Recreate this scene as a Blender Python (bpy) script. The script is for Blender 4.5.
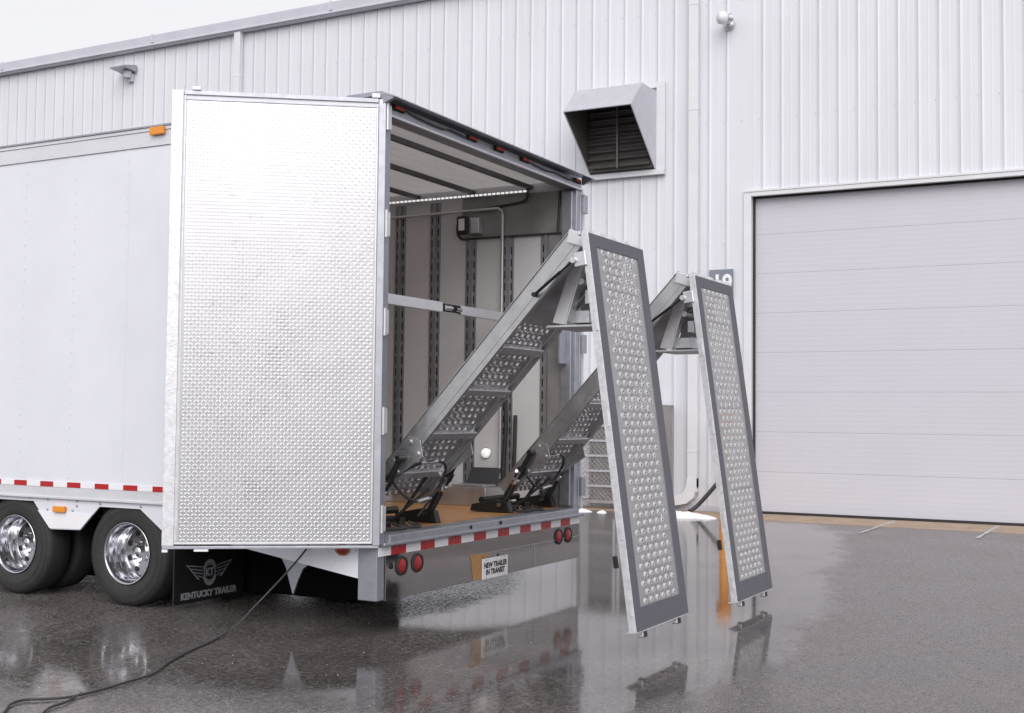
import bpy, math, random
from mathutils import Vector, Matrix
random.seed(7)
C = bpy.context.scene
for o in list(bpy.data.objects): bpy.data.objects.remove(o)
# ------------------------------------------------------------ camera
cam_d = bpy.data.cameras.new('camera'); cam = bpy.data.objects.new('camera', cam_d)
C.collection.objects.link(cam); C.camera = cam
def nrm(v): return Vector(v).normalized()
F = 1229.0; CX, CY = 512.0, 356.5
_L = nrm((-1766-CX, -(392-CY), -F)); _W = nrm((1176-CX, -(422-CY), -F))
_U = _W.cross(_L).normalized(); _L = _U.cross(_W)
R = Matrix((_W, _L, _U))
cam.matrix_world = Matrix.Translation((-7.413, -5.104, 1.6)) @ R.to_4x4()
cam_d.sensor_width = 36; cam_d.sensor_fit = 'HORIZONTAL'; cam_d.lens = 36*F/1024
cam_d.clip_start = 0.05; cam_d.clip_end = 2000
C.render.resolution_x = 1024; C.render.resolution_y = 713
# ------------------------------------------------------------ light
SUN_EL, SUN_AZ = math.radians(36), math.radians(243)   # azimuth of the sun, measured from +Y towards +X
w = bpy.data.worlds.new('World'); C.world = w; w.use_nodes = True
nt = w.node_tree; nt.nodes.clear()
out = nt.nodes.new('ShaderNodeOutputWorld'); bg = nt.nodes.new('ShaderNodeBackground')
sky = nt.nodes.new('ShaderNodeTexSky'); sky.sky_type = 'NISHITA'; sky.sun_disc = False
sky.sun_elevation = SUN_EL; sky.sun_rotation = SUN_AZ
sky.air_density = 1.0; sky.dust_density = 4.0; sky.ozone_density = 1.0
hs = nt.nodes.new('ShaderNodeHueSaturation'); hs.inputs['Saturation'].default_value = 0.14
mx = nt.nodes.new('ShaderNodeMix'); mx.data_type = 'RGBA'; mx.inputs['Factor'].default_value = 0.72
mx.inputs['B'].default_value = (7.6, 7.58, 7.88, 1)          # the even cloud layer
nt.links.new(sky.outputs[0], hs.inputs['Color']); nt.links.new(hs.outputs[0], mx.inputs['A'])
nt.links.new(mx.outputs['Result'], bg.inputs['Color']); nt.links.new(bg.outputs[0], out.inputs[0])
bg.inputs['Strength'].default_value = 0.104
sd = bpy.data.lights.new('sun', 'SUN'); sd.energy = 1.4; sd.angle = math.radians(50); sd.color = (1, .97, .94)
so = bpy.data.objects.new('sun', sd); C.collection.objects.link(so)
sdir = Vector((math.sin(SUN_AZ)*math.cos(SUN_EL), math.cos(SUN_AZ)*math.cos(SUN_EL), math.sin(SUN_EL)))
so.rotation_euler = sdir.to_track_quat('Z', 'Y').to_euler(); so.location = (-10, -20, 30)
C.view_settings.view_transform = 'Standard'; C.view_settings.look = 'None'
C.view_settings.exposure = 0.40; C.view_settings.gamma = 1; C.view_settings.use_curve_mapping = False
C.render.engine = 'CYCLES'
C.cycles.max_bounces = 8; C.cycles.diffuse_bounces = 5; C.cycles.glossy_bounces = 5

# ------------------------------------------------------------ materials
def mat(name, col, rough=.5, metal=0., var=.06, scale=3., rvar=.08, bump=0., bscale=60., spec=.5, coords='Object', stretch=None, emit=None):
    m = bpy.data.materials.new(name); m.use_nodes = True; t = m.node_tree; b = t.nodes['Principled BSDF']
    b.inputs['Metallic'].default_value = metal; b.inputs['Specular IOR Level'].default_value = spec
    tc = t.nodes.new('ShaderNodeTexCoord'); geo = t.nodes.new('ShaderNodeNewGeometry')
    src = geo.outputs['Position']
    if stretch:
        mp = t.nodes.new('ShaderNodeMapping'); mp.inputs['Scale'].default_value = stretch
        t.links.new(src, mp.inputs[0]); src = mp.outputs[0]
    n = t.nodes.new('ShaderNodeTexNoise'); n.inputs['Scale'].default_value = scale; n.inputs['Detail'].default_value = 6
    n.inputs['Roughness'].default_value = .65
    t.links.new(src, n.inputs['Vector'])
    rp = t.nodes.new('ShaderNodeMapRange'); rp.inputs['From Min'].default_value = .3; rp.inputs['From Max'].default_value = .7
    rp.inputs['To Min'].default_value = 1-var; rp.inputs['To Max'].default_value = 1+var
    t.links.new(n.outputs['Fac'], rp.inputs[0])
    mu = t.nodes.new('ShaderNodeVectorMath'); mu.operation = 'SCALE'; mu.inputs[0].default_value = col
    t.links.new(rp.outputs[0], mu.inputs['Scale']); t.links.new(mu.outputs[0], b.inputs['Base Color'])
    rr = t.nodes.new('ShaderNodeMapRange'); rr.inputs['From Min'].default_value = .3; rr.inputs['From Max'].default_value = .7
    rr.inputs['To Min'].default_value = max(.02, rough-rvar); rr.inputs['To Max'].default_value = min(1, rough+rvar)
    t.links.new(n.outputs['Color'], rr.inputs[0]); t.links.new(rr.outputs[0], b.inputs['Roughness'])
    if bump:
        n2 = t.nodes.new('ShaderNodeTexNoise'); n2.inputs['Scale'].default_value = bscale; n2.inputs['Detail'].default_value = 4
        t.links.new(src, n2.inputs['Vector'])
        bp = t.nodes.new('ShaderNodeBump'); bp.inputs['Strength'].default_value = bump; bp.inputs['Distance'].default_value = .01
        t.links.new(n2.outputs['Fac'], bp.inputs['Height']); t.links.new(bp.outputs[0], b.inputs['Normal'])
    if emit:
        b.inputs['Emission Color'].default_value = (*emit[0], 1); b.inputs['Emission Strength'].default_value = emit[1]
    return m
M = {}
M['siding'] = mat('white_siding', (.67, .675, .725), .42, 0, .05, 1.2, .06, .05, 8, stretch=(1, 1, .25))
M['trimwhite'] = mat('white_trim', (.68, .683, .715), .4, 0, .04, 2)
M['gutter'] = mat('grey_gutter', (.56, .56, .63), .45, 0, .06, 2)
M['garage'] = mat('grey_white_door', (.558, .55, .61), .5, 0, .015, .8, .05)
M['jamb'] = mat('dark_seal', (.03, .03, .03), .8)
M['trailer'] = mat('trailer_white_paint', (.70, .712, .775), .24, 0, .035, 1.5, .06, .12, 1.8)
M['rail'] = mat('brushed_rail', (.68, .69, .73), .38, .3, .07, 6, .1, stretch=(1, .2, 1))
M['alu'] = mat('mill_aluminium', (.66, .66, .69), .38, .9, .1, 9, .12, .08, 40)
M['alulight'] = mat('bright_aluminium', (.66, .66, .69), .42, .55, .08, 9, .1, .05, 40)
M['galv'] = mat('galvanised_steel', (.40, .41, .46), .42, .75, .12, 12, .12, .05, 80)
M['plate'] = mat('diamond_plate', (.45, .447, .468), .29, .88, .08, 3.3, .05)
M['stainless'] = mat('polished_stainless', (.33, .31, .30), .08, 1, .05, 3, .05, .12, 1.6, stretch=(1, 1, .3))
M['postgalv'] = mat('rear_post_steel', (.30, .31, .36), .42, .45, .1, 7, .1)
M['platetop'] = mat('polished_lozenges', (.59, .586, .608), .25, .88, .05, 30, .06)
M['markerlens'] = mat('marker_lens', (.62, .07, .03), .25, 0, .35, 45, .1)
M['panelside'] = mat('scuffed_aluminium', (.66, .66, .69), .45, .55, .16, 22, .12, .2, 60)
M['treadrim'] = mat('worn_tread_rims', (.70, .69, .70), .4, .5, .1, 60, .1)
M['chrome'] = mat('polished_wheel', (.54, .54, .57), .13, 1, .04, 10, .05)
M['darkgrey'] = mat('grey_grit_paint', (.125, .125, .15), .7, 0, .12, 90, .08, .5, 260)
M['rampalu'] = mat('ramp_aluminium', (.52, .52, .53), .34, .9, .14, 7, .12, .08, 40)
M['perf'] = mat('perforated_aluminium', (.42, .415, .425), .45, .6, .06, 14, .08)
M['perfunder'] = mat('perforated_aluminium_dull', (.50, .49, .50), .42, .85, .12, 9, .1)
M['rubber'] = mat('tyre_rubber', (.030, .029, .030), .75, 0, .15, 20, .1, .15, 90)
M['black'] = mat('black_paint', (.012, .012, .013), .45, 0, .1, 15, .1)
M['blackmatte'] = mat('black_underbody', (.006, .006, .007), .9, 0, .1, 15, .05, spec=.1)
M['flap'] = mat('mud_flap_rubber', (.010, .010, .011), .6, 0, .1, 30, .1)
M['flapprint'] = mat('mud_flap_print', (.30, .30, .33), .6, 0, .15, 30)
M['red'] = mat('red_reflector', (.42, .012, .015), .3, 0, .08, 40)
M['redlens'] = mat('red_lens', (.33, .012, .012), .15, 0, .1, 60, .05, .4, 200)
M['white'] = mat('white_reflector', (.80, .80, .84), .35, 0, .04, 40)
M['amber'] = mat('amber_lens', (.75, .27, .03), .25, 0, .08, 60)
M['floorwood'] = mat('plywood_floor', (.50, .255, .095), .4, 0, .22, 5, .1, .1, 60, stretch=(5, .6, 1))
M['intwhite'] = mat('interior_panel', (.64, .635, .65), .5, 0, .04, 2)
M['ceiling'] = mat('fibreglass_ceiling', (.52, .50, .50), .5, 0, .28, 3.5, .08, .1, 20, stretch=(.35, 2, 1))
M['bow'] = mat('roof_bow', (.16, .155, .16), .5, .5, .1, 9)
M['intplate'] = mat('interior_steel_plate', (.30, .29, .29), .5, .5, .2, 3, .1)
M['etrack'] = mat('e_track_steel', (.36, .36, .38), .45, .7, .12, 14)
M['dark'] = mat('dark_recess', (.015, .015, .015), .9)
M['cable'] = mat('cord_rubber', (.035, .034, .036), .55)
M['tan'] = mat('reflection_tan', (.42, .22, .09), .5, 0, .15, 20)  # tan of the painted bumper reflection, also used on the lamp bezel
M['concrete'] = mat('concrete_apron', (.35, .25, .17), .55, 0, .25, 3, .15, .3, 50)
M['paint'] = mat('road_paint', (.42, .42, .42), .6, 0, .45, 14)
M['snow'] = mat('old_snow', (.86, .87, .9), .7, 0, .05, 12, .05, .8, 25)
M['bollard'] = mat('orange_paint', (.80, .30, .02), .45, 0, .08, 8)
M['signgrey'] = mat('sign_grey', (.20, .22, .27), .5)
M['signwhite'] = mat('sign_white', (.8, .8, .82), .5)
M['led'] = mat('led_strip', (.8, .8, .8), .4, emit=((1, 1, 1), .55))
M['lampglow'] = mat('round_lamp', (.9, .9, .9), .3, emit=((1, .98, .96), .35))
M['cage'] = mat('cage_steel', (.36, .34, .34), .5, .3, .15, 8)
M['screen'] = mat('laptop_screen', (.045, .045, .05), .45)
M['hoodwhite'] = mat('hood_light_steel', (.58, .58, .63), .38, .45, .06, 5)
M['hooddark'] = mat('hood_inner_steel', (.15, .14, .135), .5, .4, .15, 5)
M['stone'] = mat('pebble', (.30, .29, .29), .5, 0, .2, 30)

_t = M['ceiling'].node_tree; _b = _t.nodes['Principled BSDF']; _o = _t.nodes['Material Output']
_tr = _t.nodes.new('ShaderNodeBsdfTranslucent'); _tr.inputs['Color'].default_value = (.80, .76, .73, 1); _m = _t.nodes.new('ShaderNodeMixShader'); _m.inputs[0].default_value = .21
_t.links.new(_b.outputs[0], _m.inputs[1]); _t.links.new(_tr.outputs[0], _m.inputs[2]); _t.links.new(_m.outputs[0], _o.inputs['Surface'])
# ------------------------------------------------------------ mesh builder
class MB:
    def __init__(s): s.v = []; s.f = []; s.mi = []; s.sm = []
    def add(s, vs, fs, mi=0, smooth=False):
        n = len(s.v); s.v += [tuple(v) for v in vs]
        for f in fs: s.f.append([n+i for i in f]); s.mi.append(mi); s.sm.append(smooth)
        return s
    def box(s, x0, x1, y0, y1, z0, z1, mi=0):
        vs = [(x, y, z) for x in (x0, x1) for y in (y0, y1) for z in (z0, z1)]
        return s.add(vs, [(0,1,3,2),(4,6,7,5),(0,4,5,1),(2,3,7,6),(0,2,6,4),(1,5,7,3)], mi)
    def obox(s, o, u, v, w_, mi=0):
        o, u, v, w_ = Vector(o), Vector(u), Vector(v), Vector(w_)
        vs = [o+u*a+v*b+w_*c for a in (0,1) for b in (0,1) for c in (0,1)]
        return s.add(vs, [(0,1,3,2),(4,6,7,5),(0,4,5,1),(2,3,7,6),(0,2,6,4),(1,5,7,3)], mi)
    def prism(s, pts, fn, a, b, mi=0):
        """pts 2-D outline; fn(p, h) -> 3-D"""
        n = len(pts); vs = [fn(p, a) for p in pts]+[fn(p, b) for p in pts]
        fs = [list(range(n))[::-1], list(range(n, 2*n))]+[(i, (i+1) % n, n+(i+1) % n, n+i) for i in range(n)]
        return s.add(vs, fs, mi)
    def cyl(s, p0, p1, r0, r1=None, n=16, mi=0, smooth=True):
        p0, p1 = Vector(p0), Vector(p1); r1 = r0 if r1 is None else r1
        d = (p1-p0).normalized(); a = d.orthogonal().normalized(); b = d.cross(a)
        vs = []
        for p, r in ((p0, r0), (p1, r1)):
            for i in range(n):
                t = 2*math.pi*i/n; vs.append(p+a*(r*math.cos(t))+b*(r*math.sin(t)))
        s.add(vs, [(i, (i+1) % n, n+(i+1) % n, n+i) for i in range(n)], mi, smooth)
        s.add(vs[:n], [list(range(n))[::-1]], mi); return s.add(vs[n:], [list(range(n))], mi)
    def tube(s, pts, r, n=8, mi=0, sub=6):
        P = [Vector(p) for p in pts]; Q = []
        for i in range(len(P)-1):
            p0 = P[max(0, i-1)]; p1 = P[i]; p2 = P[i+1]; p3 = P[min(len(P)-1, i+2)]
            for k in range(sub):
                t = k/sub
                Q.append(.5*((2*p1)+(p2-p0)*t+(2*p0-5*p1+4*p2-p3)*t*t+(3*p1-p0-3*p2+p3)*t**3))
        Q.append(P[-1]); vs = []; up = Vector((.13, .21, 1)).normalized()
        for i, q in enumerate(Q):
            d = (Q[min(i+1, len(Q)-1)]-Q[max(i-1, 0)]).normalized()
            a = d.cross(up)
            if a.length < .05: a = d.cross(Vector((1, 0, 0)))
            a.normalize(); b = a.cross(d)
            for k in range(n):
                t = 2*math.pi*k/n; vs.append(q+a*(r*math.cos(t))+b*(r*math.sin(t)))
        fs = [(i*n+k, i*n+(k+1) % n, (i+1)*n+(k+1) % n, (i+1)*n+k) for i in range(len(Q)-1) for k in range(n)]
        return s.add(vs, fs, mi, True)
    def lathe(s, prof, c, n=48, mi=0, axis='X', closed=False):
        """prof list of (radius, depth along axis)"""
        vs = []; c = Vector(c)
        for r, h in prof:
            for i in range(n):
                t = 2*math.pi*i/n; a, b = r*math.cos(t), r*math.sin(t)
                vs.append(c+(Vector((h, a, b)) if axis == 'X' else Vector((a, h, b)) if axis == 'Y' else Vector((a, b, h))))
        m = len(prof); fs = []
        for j in range(m if closed else m-1):
            k = (j+1) % m
            fs += [(j*n+i, j*n+(i+1) % n, k*n+(i+1) % n, k*n+i) for i in range(n)]
        return s.add(vs, fs, mi, True)
    def clusters(s):
        par = list(range(len(s.v)))
        def fd(a):
            while par[a] != a: par[a] = par[par[a]]; a = par[a]
            return a
        for f in s.f:
            for i in f[1:]: par[fd(i)] = fd(f[0])
        comp = {}
        for i in range(len(s.v)): comp.setdefault(fd(i), []).append(i)
        bb = []
        for k, idx in comp.items():
            bb.append([[k], [min(s.v[i][a] for i in idx)-.006 for a in range(3)], [max(s.v[i][a] for i in idx)+.006 for a in range(3)]])
        ch = True
        while ch:
            ch = False; out_ = []
            for q in bb:
                for o in out_:
                    if all(q[1][a] <= o[2][a] and q[2][a] >= o[1][a] for a in range(3)):
                        o[0] += q[0]; o[1] = [min(q[1][a], o[1][a]) for a in range(3)]; o[2] = [max(q[2][a], o[2][a]) for a in range(3)]; ch = True; break
                else: out_.append(q)
            bb = out_
        res = []
        for q in bb:
            ks = set(q[0]); m = MB(); mp = {}
            for f, mi, sm in zip(s.f, s.mi, s.sm):
                if fd(f[0]) in ks:
                    for i in f:
                        if i not in mp: mp[i] = len(m.v); m.v.append(s.v[i])
                    m.f.append([mp[i] for i in f]); m.mi.append(mi); m.sm.append(sm)
            if m.f: res.append(m)
        return res
    def build(s, name, mats, parent=None, bevel=0):
        if name in SPLIT:
            cl = s.clusters()
            if len(cl) > 1: return [m._build(name, mats, parent, bevel) for m in cl][0]
        return s._build(name, mats, parent, bevel)
    def _build(s, name, mats, parent=None, bevel=0):
        if not isinstance(mats, (list, tuple)): mats = [mats]
        lo = [min(v[i] for v in s.v) for i in range(3)]; hi = [max(v[i] for v in s.v) for i in range(3)]
        c = Vector(((lo[0]+hi[0])/2, (lo[1]+hi[1])/2, lo[2]))
        me = bpy.data.meshes.new(name); me.from_pydata([Vector(v)-c for v in s.v], [], s.f)
        for m in mats: me.materials.append(M[m])
        me.polygons.foreach_set('material_index', s.mi); me.polygons.foreach_set('use_smooth', s.sm)
        import bmesh
        bm = bmesh.new(); bm.from_mesh(me); bmesh.ops.recalc_face_normals(bm, faces=bm.faces); bm.to_mesh(me); bm.free()
        me.update(); o = bpy.data.objects.new(name, me); C.collection.objects.link(o)
        W0[o.name] = c
        if parent: o.parent = parent; o.location = c-W0[parent.name]
        else: o.location = c
        if bevel:
            b = o.modifiers.new('bevel', 'BEVEL'); b.width = bevel; b.segments = 2; b.limit_method = 'ANGLE'; b.harden_normals = False
        return o
W0 = {}
SPLIT = {'cylinder_fitting', 'reflective_tape', 'wiring', 'sill_hole', 'lock_rod_guide', 'rubber_pad', 'skirt_seam', 'bolt', 'rivet', 'sign_screw', 'top_rail', 'bottom_rail', 'panel_foot', 'hose_fitting', 'strap', 'side_skirt', 'hand_hole', 'hydraulic_hose', 'release_lever', 'door_bead', 'base_flashing', 'fold_hinge', 'pivot_block', 'flange', 'door_seal', 'underbody_box', 'chassis', 'drip_hood', 'end_panel', 'cage_door'}
def empty(name, loc):
    o = bpy.data.objects.new(name, None); C.collection.objects.link(o); o.location = loc; W0[o.name] = Vector(loc); o.empty_display_size = .2; return o
def tag(o, label=None, cat=None, group=None, kind=None):
    for k, v in (('label', label), ('category', cat), ('group', group), ('kind', kind)):
        if v: o[k] = v
    return o
def copy_tree(o, parent=None, off=Vector((0, 0, 0))):
    c = o.copy(); C.collection.objects.link(c); c.parent = parent; c.location = o.location+Vector(off)
    for ch in list(o.children): copy_tree(ch, c)
    return c
def text_mb(txt, size, fn, depth=.003, bold=0., mb=None, mi=0, align='CENTER', sx=1.):
    """flat letters as mesh; fn(x, y, h) -> 3-D"""
    cu = bpy.data.curves.new('t', 'FONT'); cu.body = txt; cu.size = size; cu.offset = bold; cu.extrude = depth
    cu.align_x = align; cu.align_y = 'CENTER'; cu.resolution_u = 3
    o = bpy.data.objects.new('t', cu); C.collection.objects.link(o)
    dg = bpy.context.evaluated_depsgraph_get(); me = bpy.data.meshes.new_from_object(o.evaluated_get(dg))
    mb = mb or MB()
    mb.add([fn(v.co.x*sx, v.co.y, v.co.z) for v in me.vertices], [list(p.vertices) for p in me.polygons], mi)
    bpy.data.objects.remove(o); bpy.data.curves.remove(cu); bpy.data.meshes.remove(me); return mb

# ------------------------------------------------------------ ground
def ground_material():
    m = bpy.data.materials.new('wet_asphalt'); m.use_nodes = True; t = m.node_tree; b = t.nodes['Principled BSDF']
    N = t.nodes.new; L = t.links.new
    geo = N('ShaderNodeNewGeometry'); pos = geo.outputs['Position']
    def noise(scale, det=4, rough=.6, vec=None):
        n = N('ShaderNodeTexNoise'); n.inputs['Scale'].default_value = scale; n.inputs['Detail'].default_value = det
        n.inputs['Roughness'].default_value = rough; L(vec or pos, n.inputs['Vector']); return n.outputs['Fac']
    def math_(op, a, b_=None, clamp=False):
        n = N('ShaderNodeMath'); n.operation = op; n.use_clamp = clamp
        for i, x in enumerate((a, b_)):
            if x is None: continue
            if isinstance(x, (int, float)): n.inputs[i].default_value = x
            else: L(x, n.inputs[i])
        return n.outputs[0]
    def rng(x, a, b_, c, d, smooth=False):
        n = N('ShaderNodeMapRange'); n.inputs[1].default_value = a; n.inputs[2].default_value = b_; n.inputs[3].default_value = c; n.inputs[4].default_value = d
        if smooth: n.interpolation_type = 'SMOOTHSTEP'
        L(x, n.inputs[0]); return n.outputs[0]
    def blob(cx, cy, rx, ry, rot=0.):
        mp = N('ShaderNodeMapping'); mp.vector_type = 'TEXTURE'
        mp.inputs['Location'].default_value = (cx, cy, 0); mp.inputs['Scale'].default_value = (rx, ry, 1e6); mp.inputs['Rotation'].default_value = (0, 0, rot)
        L(pos, mp.inputs[0]); ln = N('ShaderNodeVectorMath'); ln.operation = 'LENGTH'; L(mp.outputs[0], ln.inputs[0])
        return rng(ln.outputs['Value'], .35, 1.5, 1, 0)
    # standing water: hollows of the yard
    low = noise(.42, 5, .55); mid = noise(1.9, 8, .68)
    f = math_('ADD', math_('MULTIPLY', low, .50), math_('MULTIPLY', mid, .34))
    for (bb, k) in ((blob(3.6, -.9, 5.2, 1.7, .25), .62), (blob(1.2, -1.0, 2.6, 1.5, 0), .28), (blob(-1.5, .9, 1.8, 2.6, 0), .25), (blob(-.2, -2.2, 1.7, 1.0, .3), .34), (blob(2.1, .75, 1.3, .75, .1), -.42), (blob(9.0, .6, 3.0, 2.6, 0), .40), (blob(7.0, -3.6, 5.0, 1.9, .25), -.42), (blob(-2, -3.6, 5.5, 1.9, 0), -.50)):
        f = math_('ADD', f, math_('MULTIPLY', bb, k))
    f = math_('ADD', f, math_('MULTIPLY', math_('SUBTRACT', noise(9, 6, .75), .5), .32))
    wet = rng(f, .52, .74, 0, 1, True)
    grain = noise(120, 2, .7); grain2 = noise(55, 3, .7); patch = noise(.9, 5, .6)
    vor = N('ShaderNodeTexVoronoi'); vor.inputs['Scale'].default_value = 75; L(pos, vor.inputs['Vector'])
    speck = rng(vor.outputs['Color'], .86, .95, 0, 1)
    # colour: dark binder, stones of many greys, standing water filling the gaps
    def vor_(scale):
        v_ = N('ShaderNodeTexVoronoi'); v_.inputs['Scale'].default_value = scale; L(pos, v_.inputs['Vector'])
        se = N('ShaderNodeSeparateColor'); L(v_.outputs['Color'], se.inputs[0]); return v_.outputs['Distance'], se.outputs[0]
    d1, c1 = vor_(95); d2, c2 = vor_(42)
    st1 = math_('MULTIPLY', rng(d1, .25, .5, 1, 0), rng(c1, .45, .55, 0, 1))      # stones standing out of the film
    st2 = math_('MULTIPLY', rng(d2, .2, .4, 1, 0), rng(c2, .72, .78, 0, 1))
    stone = math_('MAXIMUM', st1, st2)
    dry = math_('SUBTRACT', 1, wet)
    show = math_('MULTIPLY', stone, rng(wet, .0, .9, 1, .22))
    tone = math_('ADD', rng(c1, .45, 1, .07, .42), math_('MULTIPLY', speck, .30))
    gr3 = noise(26, 3, .75); gr4 = noise(9, 5, .75)
    base = math_('MULTIPLY', math_('MULTIPLY', rng(grain, .35, .65, .045, .13), rng(gr3, .32, .68, .45, 1.6)), math_('MULTIPLY', rng(gr4, .3, .7, .75, 1.25), rng(patch, .3, .7, .6, 1.45)))
    mixv = N('ShaderNodeMix'); mixv.data_type = 'FLOAT'; L(show, mixv.inputs[0]); L(base, mixv.inputs[2]); L(tone, mixv.inputs[3])
    sc = N('ShaderNodeVectorMath'); sc.operation = 'SCALE'; sc.inputs[0].default_value = (1.09, .975, .945); L(mixv.outputs[0], sc.inputs['Scale'])
    L(sc.outputs[0], b.inputs['Base Color'])
    rb = math_('ADD', rng(wet, 0, 1, .14, .035), math_('MULTIPLY', show, .38)); rb = math_('ADD', rb, math_('MULTIPLY', rng(gr3, .5, .62, 0, 1), rng(wet, 0, 1, .20, .06)))
    rb = math_('ADD', rb, math_('MULTIPLY', dry, rng(patch, .4, .65, 0, .14)))
    L(rb, b.inputs['Roughness']); b.inputs['IOR'].default_value = 1.36; b.inputs['Specular IOR Level'].default_value = .5
    hgt = math_('ADD', math_('MULTIPLY', show, .9), math_('MULTIPLY', grain2, .55))
    bp = N('ShaderNodeBump'); bp.inputs['Distance'].default_value = .006
    L(rng(wet, 0, 1, .50, .03), bp.inputs['Strength']); L(hgt, bp.inputs['Height'])
    bp2 = N('ShaderNodeBump'); bp2.inputs['Distance'].default_value = .01; bp2.inputs['Strength'].default_value = .03
    L(noise(3.0, 3, .5), bp2.inputs['Height']); L(bp2.outputs[0], bp.inputs['Normal'])
    L(bp.outputs[0], b.inputs['Normal'])
    return m
M['ground'] = ground_material()
g = MB(); g.add([(-300, -300, 0), (300, -300, 0), (300, 300, 0), (-300, 300, 0)], [(0, 1, 2, 3)])
tag(g.build('ground', 'ground'), 'wet dark asphalt yard with puddles', kind='structure')
XW = 12.7
s_ = MB(); s_.box(11.35, XW-.06, -14, 3.05, -.2, .004)
s_.box(11.75, XW-.06, 3.05, 40, -.2, .004)
tag(s_.build('pavement', 'concrete'), 'tan concrete apron along the foot of the white wall', kind='structure')
for y, a, b_ in ((-1.2, 10.1, 12.5), (-2.72, 10.3, 12.5)):
    p = MB(); n = 14
    pts = []
    for i in range(n+1):
        x = a+(b_-a)*i/n; pts.append((x, y-.016-random.random()*.02))
    for i in range(n, -1, -1):
        x = a+(b_-a)*i/n; pts.append((x, y+.016+random.random()*.02))
    p.prism(pts, lambda q, h: (q[0], q[1], h), .004, .009)
    tag(p.build('road_marking', 'paint'), kind='structure')

# ------------------------------------------------------------ warehouse
wh = empty('warehouse', (XW, 5, 0))
tag(wh, 'long white ribbed metal warehouse with pale roller door behind the trailer', 'warehouse')
P_ = .317; Y0 = 1.30
def siding(mb, ya, yb, z0, z1, hi=None):
    """vertical ribs, profile in plan"""
    pts = [(ya, XW)]
    k = math.floor((ya-Y0)/P_)
    while True:
        yc = Y0+k*P_; k += 1
        if yc-.04 <= ya: continue
        if yc+.04 >= yb: break
        pts += [(yc-.045, XW-.001), (yc-.012, XW-.012), (yc-.008, XW+.010), (yc+.008, XW+.010), (yc+.012, XW-.012), (yc+.045, XW-.001)]
        for q in (.5,): 
            yy = yc+P_*q
            if yy+.012 < yb: pts += [(yy-.02, XW), (yy, XW-.003), (yy+.02, XW)]
    pts.append((yb, XW))
    n = len(pts); vs = [(x, y, z0) for y, x in pts]+[(x, y, z1) for y, x in pts]
    mb.add(vs, [(i, i+1, n+i+1, n+i) for i in range(n-1)])
GY0, GY1, GZ = -4.05, 1.17, 5.34
mb = MB()
siding(mb, -16, GY0-.1, .1, 9.72); siding(mb, GY0-.1, GY1+.13, GZ+.1, 9.72); siding(mb, GY1+.13, 45, .1, 9.72)
mb.box(XW+.03, XW+.3, -16, GY0, 0, 9.7); mb.box(XW+.03, XW+.3, GY0, GY1, GZ, 9.7); mb.box(XW+.03, XW+.3, GY1, 45, 0, 9.7)
for k in range(-50, 137):
    yc = Y0+k*P_+.05
    if not -15.5 < yc < 44.5: continue
    for z in (.35, 2.45, 4.55, 6.65, 8.75):
        if GY0-.15 < yc < GY1+.2 and z < GZ+.2: continue
        mb.box(XW-.008, XW+.001, yc-.009, yc+.009, z, z+.02, 1)
for ya, yb in ((-15.9, 44.9),):
    for k in range(20):
        y_ = ya+.9+k*3.17
        if y_ < yb: mb.box(XW-.0035, XW+.001, y_, y_+.012, GZ+.2 if GY0-.2 < y_ < GY1+.2 else .12, 9.7, 0)
mb.build('wall', ['siding', 'gutter'], wh)
b_ = MB(); b_.box(XW-.02, XW+.03, -16, GY0-.1, 0, .1); b_.box(XW-.02, XW+.03, GY1+.13, 45, 0, .1); b_.build('base_flashing', 'gutter', wh)
# far shell of the hall
b_ = MB(); b_.box(XW+.3, XW+30, 44.7, 45, 0, 9.7); b_.box(XW+.3, XW+30, -16, -15.7, 0, 9.7); b_.box(XW+29.7, XW+30, -15.7, 44.7, 0, 9.7); b_.build('wall', 'siding', wh)
b_ = MB(); b_.prism([(XW-.2, 9.82), (XW+15, 10.6), (XW+30.2, 9.82), (XW+30.2, 9.75), (XW-.2, 9.75)], lambda q, h: (q[0], h, q[1]), -16.2, 45.2); b_.build('roof', 'gutter', wh)
b_ = MB()
b_.prism([(XW-.22, 9.96), (XW-.20, 9.80), (XW-.14, 9.72), (XW-.03, 9.72), (XW-.03, 9.98), (XW-.20, 9.98)], lambda q, h: (q[0], h, q[1]), -16.1, 45.1)
for k in range(12): b_.box(XW-.228, XW-.19, -14.6+k*4.9, -14.6+k*4.9+.05, 9.8, 9.985)
b_.build('gutter', 'gutter', wh)
# gutter downpipes
def downpipe(y, bright):
    d = MB(); d.box(XW-.16, XW-.045, y-.085, y+.085, .55, 9.72)
    for z in (1.0, 3.7, 6.9, 8.75): d.box(XW-.165, XW-.04, y-.09, y+.09, z, z+.03)
    d.obox((XW-.16, y-.085, .32), (.115, 0, 0), (0, .17, 0), (0, .0, .25))
    d.prism([(y-.085, .56), (y+.085, .56), (y+.1, .42), (y+.16, .30), (y+.62, .14), (y+.60, -.0), (y+.1, .12), (y-.03, .22), (y-.085, .40)], lambda q, h: (h, q[0], max(.02, q[1])), XW-.18, XW-.05)
    return d.build('downpipe', 'trimwhite', wh, .008)
downpipe(2.17, 1); downpipe(12.43, 0)
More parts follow.
